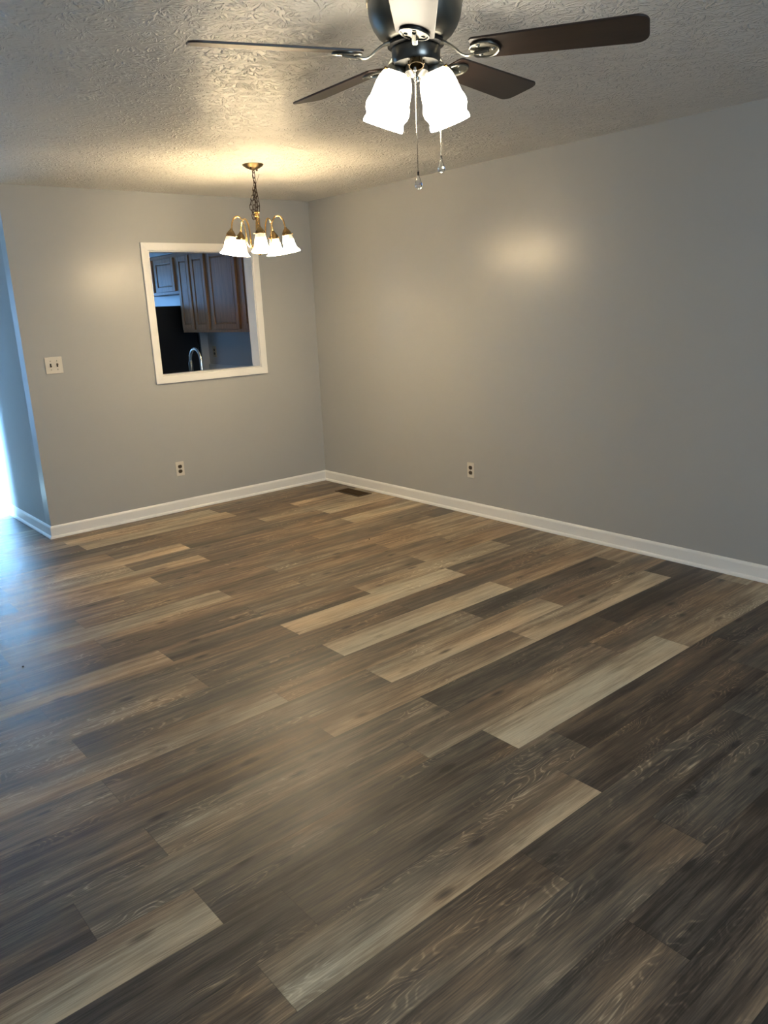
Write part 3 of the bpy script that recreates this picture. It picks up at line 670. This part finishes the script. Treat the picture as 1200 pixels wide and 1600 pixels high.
for k in range(5):
    a = az0 - k*2*PI/5 + daz[k]
    slope = math.atan2(dz[k], BR)
    Rm = Matrix.Rotation(a, 4, 'Z') @ Matrix.Rotation(-slope, 4, 'Y')
    mt = Rm @ Matrix.Translation((0, 0, ZB)) @ Matrix.Rotation(PITCH, 4, 'X')
    q = MB(); q.prism(blade_outline(), 0.0, 0.006); bl = q.build('blade', M['blade'], fan, bevel=0.0015); bl.matrix_local = mt
    q = MB()
    path = smooth_path([(0.072, 0, -0.154), (0.095, 0, -0.158), (0.118, 0, -0.172), (0.140, 0, -0.190), (0.160, 0, -0.198), (0.182, 0, -0.194)], 5)
    q.tube([Rm @ Vector(p) for p in path], [0.020]*6 + [0.016]*8 + [0.013]*(len(path)-14), 10, flat=(0.62, 0.26), up=(0, 0, 1))
    # shield-shaped plate under the blade root, with a raised rim and loop
    sh = [(0.168, -0.012), (0.180, -0.030), (0.205, -0.040), (0.232, -0.034), (0.248, -0.016), (0.252, 0), (0.248, 0.016), (0.232, 0.034), (0.205, 0.040), (0.180, 0.030), (0.168, 0.012)]
    q.prism(sh, -0.004, -0.0002, mt)
    P = smooth_path([Vector((x, y, -0.005)) for x, y in sh], 3); q.tube([mt @ p for p in P], 0.0032, 6)
    q.tube([mt @ Vector(p) for p in smooth_path([(0.182, 0, -0.012), (0.200, 0.0, -0.010), (0.222, 0.0, -0.006)], 4)], 0.006, 8)
    for (x, y) in ((0.195, -0.024), (0.195, 0.024), (0.235, 0)):
        q.lathe([(0, -0.009), (0.005, -0.007), (0.006, -0.004), (0, -0.004)], 10, mt @ Matrix.Translation((x, y, 0)))
    q.build('blade_bracket', M['pewter'], fan, smooth=True)
# lamps of the light kit
away = math.atan2(FY-CAMP.y, FX-CAMP.x)
SHP = [(0.026, 0.0), (0.034, -0.003), (0.044, -0.012), (0.051, -0.026), (0.056, -0.045), (0.0595, -0.070), (0.0615, -0.084), (0.0655, -0.093), (0.0685, -0.106), (0.0670, -0.120), (0.0605, -0.132), (0.0590, -0.139), (0.0620, -0.145), (0.0635, -0.153), (0.0625, -0.160)]
for k, (da, lit) in enumerate(((math.radians(60), 1), (math.radians(-52), 1), (PI, 0))):
    a = away + da; rd = Vector((math.cos(a), math.sin(a), 0)); dr = rd*0.43 + Vector((0, 0, -1.0))
    p0 = rd*0.030 + Vector((0, 0, -0.213)); p1 = rd*0.055 + Vector((0, 0, -0.192))
    mt = frame_to(dr, p1)
    if lit:
        q = MB(); q.tube([p0 - rd*0.01, p0, p1 + dr*0.006], 0.010, 12)
        q.lathe([(0, 0.0), (0.016, 0.0), (0.026, -0.006), (0.033, -0.014), (0.035, -0.030), (0.033, -0.034), (0, -0.034)], 36, mt); h_ = q.build('lamp_holder', M['pewter'], fan, smooth=True)
        for j in range(3):
            q = MB(); an = j*2*PI/3 + 0.5; q.lathe([(0, 0.014), (0.004, 0.012), (0.004, 0), (0, 0)], 8, mt @ Matrix.Rotation(an, 4, 'Z') @ Matrix.Translation((0.033, 0, -0.025)) @ Matrix.Rotation(PI/2, 4, 'Y'))
            q.build('thumb_screw', M['brass'], h_, smooth=True)
        ring = SHP + [(r_-0.003, z_) for r_, z_ in SHP[::-1]]
        q = MB(); q.lathe(ring, 72, None, closed=True, flute=0.010, nf=16); g = q.build('glass_shade', M['opal'], fan, smooth=True); g.matrix_local = mt @ Matrix.Translation((0, 0, -0.020))
        q = MB(); q.lathe([(0, 0), (0.013, 0), (0.013, -0.025), (0.027, -0.055), (0.029, -0.072), (0.02, -0.092), (0, -0.098)], 24, mt @ Matrix.Translation((0, 0, -0.034))); q.build('bulb', M['fan_bulb'], fan, smooth=True)
    else:
        dr = rd*0.30 + Vector((0, 0, -1.0)); mt = frame_to(dr, rd*0.052 + Vector((0, 0, -0.205)))
        q = MB(); q.lathe([(0, 0), (0.012, 0), (0.020, -0.006), (0.022, -0.022), (0.019, -0.022), (0.017, -0.008), (0, -0.006)], 28, mt)
        for j in range(6):
            an = j*PI/3; q.lathe([(0, 0.008), (0.0035, 0.006), (0.0035, -0.004), (0, -0.005)], 8, mt @ Matrix.Translation((0.021*math.cos(an), 0.021*math.sin(an), -0.012)))
        h_ = q.build('lamp_holder', M['brass_dark'], fan, smooth=True); tag(h_, 'empty brass lamp socket between the two shades')
camr = Vector((math.cos(away+PI), math.sin(away+PI), 0)); latr = Vector((camr.y, -camr.x, 0))  # latr: to the right seen from the camera
if latr.dot(RX) < 0: latr = -latr
def pull_chain(px, zt, zb, fobl):
    q = MB(); n = int((zt-zb)/0.0045)
    for i in range(n):
        z = zt - (i+0.5)*(zt-zb)/n; q.lathe([(0, 0.0021), (0.0021, 0.001), (0.0021, -0.001), (0, -0.0021)], 6, Matrix.Translation(px + Vector((0, 0, z))))
    q.tube([px + Vector((0, 0, zt)), px + Vector((0, 0, zb))], 0.0005, 5)
    q.lathe([(0, 0), (0.005, -0.001), (0.005, -0.009), (0, -0.012)], 12, Matrix.Translation(px + Vector((0, 0, zt+0.008))))
    c = q.build('pull_chain', M['steel'], fan, smooth=True)
    q = MB(); q.lathe([(0, 0.010), (0.003, 0.009), (0.003, 0.0), (0.0045, -0.002), (0, -0.003)], 10, Matrix.Translation(px + Vector((0, 0, zb-0.006)))); q.build('cap', M['black_metal'], c, smooth=True)
    q = MB(); q.lathe([(0, 0), (0.003, -0.001), (0.0065, -0.010), (0.0105, -0.021), (0.0115, -0.028), (0.009, -0.034), (0.004, -0.0375), (0, -0.038)], 10, Matrix.Translation(px + Vector((0, 0, zb-0.008)))); f = q.build('crystal_fob', M['glass'], c); tag(f, fobl)
pull_chain(camr*0.055 - latr*0.004, -0.235, -0.510, 'clear teardrop crystal at the end of the longer chain')
pull_chain(latr*0.068 - camr*0.05, -0.205, -0.452, 'clear teardrop crystal at the end of the shorter chain')
